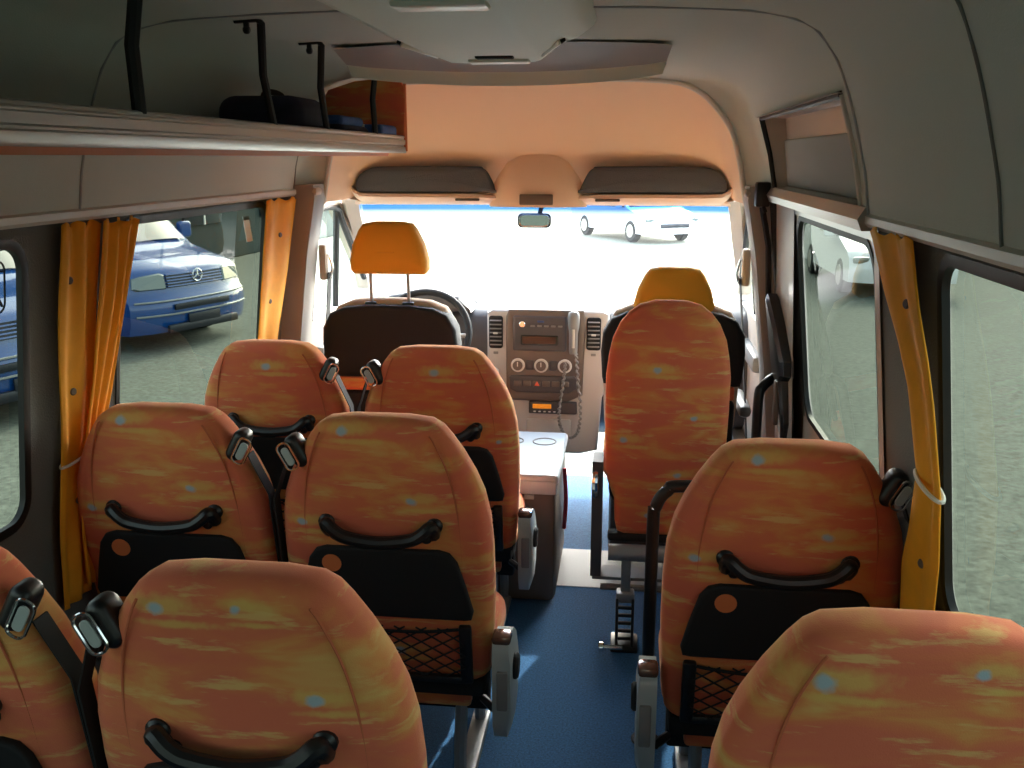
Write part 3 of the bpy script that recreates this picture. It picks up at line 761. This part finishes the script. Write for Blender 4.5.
MB().box((0, 0, 0), (.05, .05, .085), .008).build('anchor_block', 'black', t)
MB().tube([(.0, -.02, -.04), (.01, -.02, -.06)], .008, 6).build('anchor_strap', 'blackm', t)
for s, lab in ((-1, 'driver belt strap with chrome clip on the left pillar'), (1, 'passenger belt strap with chrome clip on the right pillar')):
    t = thing('shoulder_belt', lab, 'seat belt', (s*.80, 3.62, 1.2))
    q = MB(); q.box((s*.01, 0, 0), (.03, .05, .14), .01); q.build('height_slider', 'beige', t)
    q = MB(); q.tube(bez([(-s*.01, .0, .03), (-s*.02, .01, -.02), (-s*.01, .0, -.06)], 4), .006, 6); q.build('belt_clip', 'chrome', t)
    q = MB(); q.loft([[(s*x, y, z) for y in (-.02, .025)] + [(s*x+.003, y, z) for y in (.025, -.02)] for x, z in ((-.01, -.04), (.01, -.25), (.05, -.7))]); q.build('belt_strap', 'blackm', t)

# ------------------------------------------------------------------ curtains
def curtain(name, label, side, prof, folds=3, amp=.016, ties=None, buttons=(), gather=True, off=.045):
    """prof: list of (z, y_centre, width)"""
    prof = sorted(prof)
    z0, z1 = prof[0][0], prof[-1][0]; rows = []; N = 36
    for k in range(41):
        z = z0 + (z1-z0)*k/40
        yc, w = lerp_prof(prof, z)
        row = []
        for j in range(N+1):
            u = j/N
            ph = u*folds*2*PI
            a = amp*(.75+.25*math.sin(z*5))
            if gather and z > z1-.05: a *= .8 + .5*math.sin(u*folds*6*PI)*(z-(z1-.05))/.05
            edge = min(1, min(u, 1-u)*8)
            x = WX(z) - off - a*math.sin(ph+.6) * (.4+.6*edge)
            zz = z + (.006*math.sin(u*17) if k == 40 else 0)
            row.append((side*x, yc + (u-.5)*w + .004*math.sin(z*14+u*6), zz))
        rows.append(row)
    yb_ = lerp_prof(prof, z0)[0]
    t = thing(name, label, 'curtain', (side*(WX(z0)-off), yb_, z0), 0, 'yellow window curtains')
    org = Vector(t.location)
    q = MB(); q.grid([[Vector(p)-org for p in r] for r in rows]); q.build('cloth', 'curtain', t, smooth=70, solid=.003)
    for (bz, fu) in buttons:
        yc, w = lerp_prof(prof, bz)
        u = .5+fu; x = WX(bz) - off - amp*math.sin(u*folds*2*PI+.6) - .002
        q = MB(); q.disc(Vector((side*x, yc+fu*w, bz))-org, (-side, -.3, 0), .009, .006, 14, .002); q.build('snap_button', 'boxside', t)
    if ties:
        yc, w = lerp_prof(prof, ties); w *= .98
        loop = [(side*(WX(ties)-off-.013*math.sin(a)), yc + w/2*math.cos(a), ties+.006*math.cos(a)) for a in [2*PI*k/28 for k in range(28)]]
        q = MB(); q.tube([Vector(p)-org for p in loop], .004, 6, closed=True); q.build('tie_band', 'whiteband', t, label='white tie band')
    return t
curtain('window_curtain', 'left yellow curtain of the pair, hanging straight with white tie', -1,
        [(.55, 1.985, .115), (.74, 2.01, .12), (.90, 2.015, .125), (1.1, 2.02, .147), (1.29, 2.026, .155), (1.455, 2.034, .158)], 2, .008, .905, ((1.33, -.2), (1.07, -.1), (.80, 0)), off=.026)
curtain('window_curtain', 'darker yellow curtain of the pair, drawn back diagonally beside the van window', -1,
        [(.58, 2.04, .07), (.78, 2.05, .08), (.98, 2.068, .09), (1.09, 2.10, .10), (1.27, 2.145, .13), (1.455, 2.175, .165)], 3, .010, None, (), off=.045)
curtain('window_curtain', 'narrow yellow curtain at the front end of the left window', -1,
        [(.60, 3.19, .18), (.80, 3.20, .19), (1.0, 3.225, .205), (1.21, 3.27, .26), (1.455, 3.29, .30)], 1.5, .008, None, ((1.33, .05), (1.10, -.05)), off=.035)
curtain('window_curtain', 'yellow curtain tied with a white band beside the right seats', 1,
        [(.60, 1.74, .22), (.83, 1.71, .21), (.93, 1.66, .18), (1.05, 1.625, .14), (1.2, 1.67, .155), (1.27, 1.715, .19), (1.35, 1.78, .24), (1.462, 1.84, .30)], 1.5, .008, 1.05, ((1.35, -.25), (.88, 0), ), off=.030)

# ------------------------------------------------------------------ dashboard
d = thing('dashboard', 'grey dashboard with centre stack of vents, radio and dials', 'dashboard', (0, 4.15, 0))
rows = []
for x in [-.93+k*.155 for k in range(13)]:
    u = x/.93
    rows.append([(x, .10+.0*u, .42), (x, .02, .60), (x, .0, .80), (x, .02, .90), (x, .08, .935), (x, .30, .95), (x, .66, .955), (x, .70, .90), (x, .66, .3), (x, .3, .3)])
MB().loft(rows).build('dash_body', 'dashdark', d, smooth=50)
def slab(name, pts, y0_, th, m, par, lab=None, r=.006):
    q = MB(); pillow(q, pts, th, r, shear=.0, y0=y0_, seg=3); o = q.build(name, m, par)
    if lab: o['label'] = lab
    return o
st = slab('centre_stack', [(-.235, .935), (-.235, .60), (-.20, .56), (-.14, .54), (-.13, .30), (.18, .30), (.26, .32), (.275, .56), (.30, .62), (.30, .935), (.27, .95), (-.21, .95)], -.06, .12, 'dash', d, r=.012)
slab('lower_side', [(-.215, .56), (-.21, .46), (-.17, .44), (-.15, .54)], -.07, .04, 'dashdark', st)
cp = slab('centre_panel', [(-.148, .565), (-.13, .545), (.13, .545), (.19, .575), (.20, .92), (.19, .955), (-.135, .955), (-.15, .92)], -.078, .05, 'dashbrown', st, r=.01)
for x, nm in ((-.195, 'a'), (.235, 'b')):
    v = slab('air_vent', rrect(.062, .145, .012, 3, x, .850), -.070, .03, 'blackm', st)
    for k in range(7): MB().box((x, -.074, .795+k*.018), (.052, .008, .004), .001, rot=(R(20), 0, 0)).build('vent_slat', 'greypl', v)
    MB().box((x, -.080, .848), (.02, .008, .008), .002).build('vent_tab', 'rail', v)
    MB().box((x, -.0665, .758), (.022, .004, .012), .002).build('vent_symbol', 'greypl', st)
rd = slab('radio', rrect(.235, .155, .01, 3, .0, .85), -.088, .02, 'dashdark', cp)
slab('radio_display', rrect(.165, .045, .006, 3, .0, .822), -.092, .01, 'display', rd)
q = MB(); q.disc((-.075, -.088, .892), (0, -1, 0), .014, .012, 18, .003); q.build('radio_knob', 'chrome', rd)
for k in range(5): MB().box((-.03+.03*k, -.090, .885), (.02, .006, .008), .002).build('radio_key', 'greypl', rd)
slab('radio_mark', rrect(.03, .008, .002, 2, .005, .905), -.0895, .004, 'bagblue', rd)
for k, x in enumerate((-.095, .008, .112)):
    q = MB(); q.disc((x, -.078, .708), (0, -1, 0), .031, .012, 24, .004); dl = q.build('climate_dial', 'rail', cp)
    q = MB(); q.disc((x, -.089, .708), (0, -1, 0), .022, .010, 24, .003); q.build('dial_knob', 'dashbrown', dl)
    MB().box((x, -.100, .715), (.004, .006, .02), .001).build('dial_pointer', 'rail', dl)
for x in (-.043, .06): slab('climate_keys', rrect(.035, .045, .004, 2, x, .708), -.084, .01, 'dashdark', cp)
sw = slab('switch_panel', [(-.135, .655), (-.13, .60), (-.10, .585), (.13, .585), (.165, .605), (.165, .65), (.155, .662), (-.125, .662)], -.088, .02, 'dashdark', cp)
for k in range(6):
    x = -.095 + .042*k
    kk = MB().box((x, -.092, .628), (.034, .008, .024), .003).build('switch_key', 'dashbrown', sw)
    if k == 2:
        q = MB(); q.prism([(x-.009, -.099, .620), (x+.013, -.099, .620), (x+.002, -.099, .640)], (0, .004, 0)); q.build('hazard_triangle', 'redtri', kk)
tg = slab('tachograph', rrect(.215, .055, .006, 3, .06, .515), -.078, .03, 'dashdark', st)
slab('amber_display', rrect(.085, .022, .004, 2, .012, .522), -.082, .01, 'amber', tg)
for k in range(6): MB().box((-.02+.022*k, -.080, .498), (.010, .006, .005), .001).build('tachograph_key', 'rail', tg)
slab('lower_drawer', rrect(.20, .12, .008, 3, .04, .40), -.066, .02, 'dash', st)
slab('instrument_hood', [(-.72, .93), (-.68, 1.00), (-.52, 1.03), (-.36, 1.00), (-.31, .93)], -.05, .22, 'dashdark', d, r=.02)
sw_ = thing('steering_wheel', 'dark steering wheel partly seen beside the driver seat', 'steering wheel', (-.49, 3.93, .86))
tilt = Matrix.Rotation(R(-32), 4, 'X')
q = MB(); q.tube([tilt @ Vector((.20*math.cos(a), 0, .20*math.sin(a))) for a in [2*PI*k/40 for k in range(40)]], .015, 10, closed=True); q.build('rim', 'blackm', sw_)
q = MB(); q.box((0, .02, 0), (.13, .05, .12), .02, rot=(R(-32), 0, 0)); q.build('hub', 'black', sw_)
for a in (0, PI, -PI/2):
    q = MB(); q.tube([tilt @ Vector((.05*math.cos(a), .01, .05*math.sin(a))), tilt @ Vector((.195*math.cos(a), 0, .195*math.sin(a)))], .010, 8); q.build('spoke', 'steel', sw_)
q = MB(); q.tube([(0, .04, 0), (0, .16, -.08)], .035, 12); q.build('column', 'dashdark', sw_)
# gear lever left of the centre stack
t = thing('gear_lever', 'grey gear lever knob left of the centre stack', 'gear lever', (-.20, 4.06, .60))
q = MB(); q.tube([(0, .03, -.06), (0, 0, .05)], .010, 8); q.build('stick', 'dashdark', t)
q = MB(); q.disc((0, .0, .04), (0, -.2, 1), .022, .06, 16, .014); q.build('knob', 'rail', t)
# handset with cord
t = thing('handset', 'grey radio handset with curled cord hooked beside the car radio', 'handset', (.150, 4.045, .86))
q = MB(); q.loft([[(w*math.cos(a), dpt*math.sin(a)-.012, z) for a in [2*PI*k/14 for k in range(14)]] for w, dpt, z in ((.016, .010, -.09), (.018, .014, -.07), (.018, .014, .0), (.024, .016, .03), (.026, .02, .07), (.022, .016, .09), (.01, .008, .097))]); q.build('handset_body', 'greypl', t, smooth=60)
q = MB(); q.tube([(0, -.028, -.06), (0, -.030, .02)], .006, 8); q.build('talk_key', 'alu', t)
base = bez([(.012, -.01, -.09), (.022, -.01, -.20), (.035, -.012, -.34), (.025, -.012, -.44), (-.015, -.014, -.468), (-.05, -.014, -.42), (-.058, -.014, -.34), (-.042, -.012, -.22), (-.034, -.01, -.13)], 22)
co = []
for i, p in enumerate(base):
    a = i*1.35; co.append(p + Vector((math.cos(a)*.004, math.sin(a)*.004, 0)))
q = MB(); q.tube(co, .0055, 6); q.build('curled_cord', 'greypl', t)

# centre box between the cab seats
t = thing('storage_box', 'brown box with pale grey lid and two cup rings between the front seats', 'box', (0.0, 3.475, 0))
q = MB(); q.box((0, 0, .235), (.28, .54, .46), .025); q.build('box_body', 'boxside', t)
q = MB(); q.box((0, 0, .480), (.30, .56, .040), .016, seg=3); q.box((0, -.280, .455), (.29, .02, .05), .006); ld = q.build('lid', 'lid', t, label='pale grey lid')
for x in (-.065, .065):
    q = MB(); q.tube([(x+.045*math.cos(a), .13+.045*math.sin(a), .501) for a in [2*PI*k/28 for k in range(28)]], .003, 6, closed=True); q.build('cup_ring', 'greypl', ld)
    q = MB(); q.box((x-.02, -.272, .415), (.035, .008, .018), .002); q.build('socket', 'rail', t)
q = MB(); q.tube(bez([(.150, .05, .42), (.158, .04, .30), (.150, .08, .16)], 5), .008, 8); q.build('side_strap', 'redcloth', t, label='red strap')

# ------------------------------------------------------------------ outside
GZ = -.66
gp = MB(); gp.box((0, 20, GZ-.05), (160, 160, .1)); struct(gp, 'ground', 'ground', smooth=0)

def vehicle(name, label, loc, rz, paint, prof, length, halfw, glass_rng, grp=None, wheel_r=.33, cat='van', kind='van'):
    """nose at local +x = 0, body towards -x"""
    t = thing(name, label, cat, loc, rz, grp)
    us = [-1, -.97, -.90, -.75, -.5, -.25, 0, .25, .5, .75, .90, .97, 1]
    def pos(x, z, u):
        tum = 1 - max(0, z-1.0)*.13
        round_ = -.20*(abs(u)**3) if x > -.9 else -.03*abs(u)**3
        zz = z - (.05*abs(u)**6 if z > .9 else 0)
        return (x+round_, u*halfw*tum, zz)
    rings = [[pos(x, z, u) for u in us] for x, z in prof]
    q = MB(); q.grid(rings + [rings[0]])
    # flanks
    for u in (-1, 1): q.poly([pos(x, z, u) for x, z in prof])
    q.build('bodywork', paint, t, smooth=40)
    (xa, za), (xb, zb) = glass_rng
    q = MB(); q.grid([[Vector(pos(xa+(xb-xa)*f, za+(zb-za)*f, u)) + Vector((.018, 0, .014)) for u in (-.9, -.7, -.4, 0, .4, .7, .9)] for f in (.06, .5, .95)]); q.build('windscreen', 'carglass', t)
    for u in (-1, 1):
        tw = lambda x, z: (x, u*(halfw*(1-max(0, z-1.0)*.13)+.012), z)
        q = MB(); q.poly([tw(xa-.15, za+.02), tw(xb-.25, zb-.08), tw(-length*.62, zb-.08), tw(-length*.62, za+.02)]); q.build('side_window', 'carglass', t, smooth=0, solid=.006)
        for x in (-.85, -length+.85):
            w = MB(); w.disc((x, u*(halfw-.20), wheel_r), (0, u, 0), wheel_r, .21, 24, .03); ww = w.build('wheel', 'tyre', t)
            w = MB(); w.disc((x, u*(halfw+.005), wheel_r), (0, u, 0), wheel_r*.6, .015, 20, .004); w.build('wheel_rim', 'alu', ww)
        w = MB(); pillow(w, rrect(.20, .22, .05, 4), .10, .03); mm = w.build('door_mirror', paint, t); mm.location = (xa-.25, u*(halfw+.13), za+.12); mm.rotation_euler = (0, 0, R(90))
    return t, pos
VP = [(.02, .22), (.06, .35), (.07, .52), (.05, .60), (.01, .64), (-.01, .72), (-.05, .93), (-.12, .99), (-.45, 1.08), (-.95, 1.18), (-1.55, 1.70), (-1.75, 1.83), (-2.2, 1.90), (-4.5, 1.88), (-4.66, 1.75), (-4.72, 1.0), (-4.70, .3), (-4.6, .22)]
def van(label, loc, rz):
    t, pos = vehicle('delivery_van', label, loc, rz, 'vanblue', VP, 4.7, .94, ((-.95, 1.18), (-1.55, 1.70)), 'blue vans parked on the left')
    def face(u, z, off):
        x = -.01 - (z-.72)*.19; p = pos(x, z, u); return (p[0]+off, p[1], p[2])
    for s in (-1, 1):
        pts = [(.50, .735), (.50, .90), (.56, .925), (.80, .915), (.90, .88), (.92, .76), (.86, .735)]
        q = MB(); q.loft([[face(s*u, z, -.02) for u, z in pts], [face(s*u, z, .015) for u, z in pts], [face(s*(.7+(u-.7)*.9), .82+(z-.82)*.85, .03) for u, z in pts]]); q.build('headlight', 'headlight', t, label='clear glass headlight')
    q = MB(); q.grid([[face(u, z, .006) for u in (-.48, -.25, 0, .25, .48)] for z in (.74, .90)]); q.build('grille_back', 'vandark', t)
    q = MB()
    for k in range(5):
        z = .755 + k*.034; q.loft([[face(u, z, .004), face(u, z+.014, .004), face(u, z+.014, .028), face(u, z, .03)] for u in (-.48, -.25, 0, .25, .48)])
    gr = q.build('grille', 'vanblue', t)
    c = Vector(face(0, .86, .05)); q = MB()
    ring = [c + Vector((0, .075*math.cos(a), .075*math.sin(a))) for a in [2*PI*k/28 for k in range(28)]]
    q.tube(ring, .007, 6, closed=True)
    for a in (90, 210, 330): q.tube([c, c + Vector((0, .075*math.cos(R(a)), .075*math.sin(R(a))))], [.012, .004], 6)
    q.build('star_emblem', 'chrome', t, label='chrome three-pointed star in a ring')
    q = MB()
    for (z, x) in ((.60, .052), (.44, .075)):
        q.tube([(pos(x, z, u)[0]+.012, pos(x, z, u)[1], z) for u in [-.95+.19*k for k in range(11)]], .012, 6)
    q.build('bumper_strip', 'steel', t)
    q = MB(); q.box((.085, 0, .36), (.02, .52, .11), .004); q.build('number_plate', 'vandark', t)
    q = MB(); q.box((.07, 0, .52), (.03, .9, .07), .01); q.build('air_intake', 'vandark', t)
    q = MB(); q.box((.07, 0, .27), (.05, 1.15, .10), .02); q.build('lower_apron', 'vandark', t)
    return t
van('blue van with star emblem, seen through the left front window', (-4.87, 11.1, GZ), R(-20))
van('blue van glimpsed at the left edge through the rear window', (-4.80, 7.6, GZ), R(-18))
CP = [(.0, .25), (.04, .40), (.03, .55), (-.03, .66), (-.25, .76), (-1.0, .90), (-1.75, 1.36), (-2.1, 1.44), (-3.0, 1.42), (-3.9, 1.02), (-4.3, .95), (-4.4, .75), (-4.40, .35), (-4.3, .25)]
def car(label, loc, rz, paint):
    t, pos = vehicle('parked_car', label, loc, rz, paint, CP, 4.4, .86, ((-1.0, .90), (-1.75, 1.36)), 'parked cars outside', .30, 'car')
    for s in (-1, 1):
        p = pos(-.05, .62, s*.8); q = MB(); q.box((p[0]+.03, p[1], .62), (.10, .26, .11), .03); q.build('headlight', 'headlight', t)
    q = MB(); q.box((.03, 0, .47), (.04, .9, .12), .02); q.build('grille', 'vandark', t)
    return t
car('white car seen through the sliding door window', (4.85, 16.0, GZ), R(-90), 'carwhite')
car('white car faint through the windscreen, right of the mirror', (1.6, 26, GZ), R(-60), 'carwhite')

bd = thing('building', 'dark green-grey building behind the parked blue vans', 'building', (-8.6, 21.5, GZ), R(-4))
q = MB(); q.box((-3, 0, 3.5), (6, 15, 7), .05); q.build('facade', 'bwall', bd)
q = MB(); q.box((-3, 0, 7.1), (6.6, 15.6, .25), .05); q.build('roof_edge', 'bwin', bd)
for k in range(4):
    for zz in (1.6, 4.8):
        w = MB().box((.02, -5.4+k*3.6, zz), (.08, 1.6, 1.5), .01).build('window', 'bwin', bd)
        MB().box((.06, -5.4+k*3.6, zz), (.05, .06, 1.5)).build('window_bar', 'rail', w)
# hedge to the right
hg = thing('hedge', 'dark green hedge beyond the yard on the right', 'hedge', (8.5, 23.5, GZ), R(0))
q = MB()
for k in range(180):
    c = Vector((random.uniform(-3.9, 6), random.uniform(-.5, .5), random.uniform(.2, 1.9))); r_ = random.uniform(.25, .45)
    b = bmesh.new(); bmesh.ops.create_icosphere(b, subdivisions=1, radius=r_)
    for v in b.verts: v.co *= random.uniform(.75, 1.25)
    q.merge(b, Matrix.Translation(c))
q.build('foliage', 'leaf', hg, smooth=0)

# ------------------------------------------------------------------ light and camera
w = bpy.data.worlds.new('World'); S.world = w; w.use_nodes = True; nt = w.node_tree
bg = nt.nodes['Background']
sky = nt.nodes.new('ShaderNodeTexSky'); sky.sky_type = 'NISHITA'; sky.sun_disc = False
sky.sun_elevation = R(33); sky.sun_rotation = R(14); sky.air_density = 1.2; sky.dust_density = 2.5; sky.ozone_density = 1
hs = nt.nodes.new('ShaderNodeHueSaturation'); hs.inputs['Saturation'].default_value = .55
nt.links.new(sky.outputs[0], hs.inputs['Color']); nt.links.new(hs.outputs[0], bg.inputs['Color'])
bg.inputs['Strength'].default_value = 1.5
sun = bpy.data.lights.new('sun', 'SUN'); sun.energy = 3.8; sun.angle = R(.6); sun.color = (1, .97, .92)
so = bpy.data.objects.new('sun', sun); C.objects.link(so)
az, el = R(-14), R(33)
sd = Vector((-math.sin(az)*math.cos(el), math.cos(az)*math.cos(el), math.sin(el)))
so.rotation_euler = sd.to_track_quat('Z', 'Y').to_euler(); so.location = (0, 10, 10)

cam = bpy.data.cameras.new('camera'); cam.sensor_fit = 'HORIZONTAL'; cam.sensor_width = 36; cam.lens = 950/1024*36
cam.clip_start = .02; cam.clip_end = 400
co_ = bpy.data.objects.new('camera', cam); C.objects.link(co_)
psi = math.atan(118/math.hypot(950, 227)); th = math.atan(227/950)
fwd = Vector((-math.sin(psi)*math.cos(th), math.cos(psi)*math.cos(th), -math.sin(th)))
rt = Vector((math.cos(psi), math.sin(psi), 0)); up = rt.cross(fwd)
m3 = Matrix((rt, up, -fwd)).transposed()
co_.matrix_world = Matrix.Translation((.37, 0, 1.60)) @ m3.to_4x4()
S.camera = co_
S.view_settings.view_transform = 'Standard'; S.view_settings.look = 'None'; S.view_settings.gamma = 1
S.view_settings.use_curve_mapping = False
S.view_settings.exposure = 1.0
S.cycles.use_denoising = True
S.cycles.max_bounces = 10; S.cycles.diffuse_bounces = 7; S.cycles.transparent_max_bounces = 16
S.cycles.sample_clamp_indirect = 6
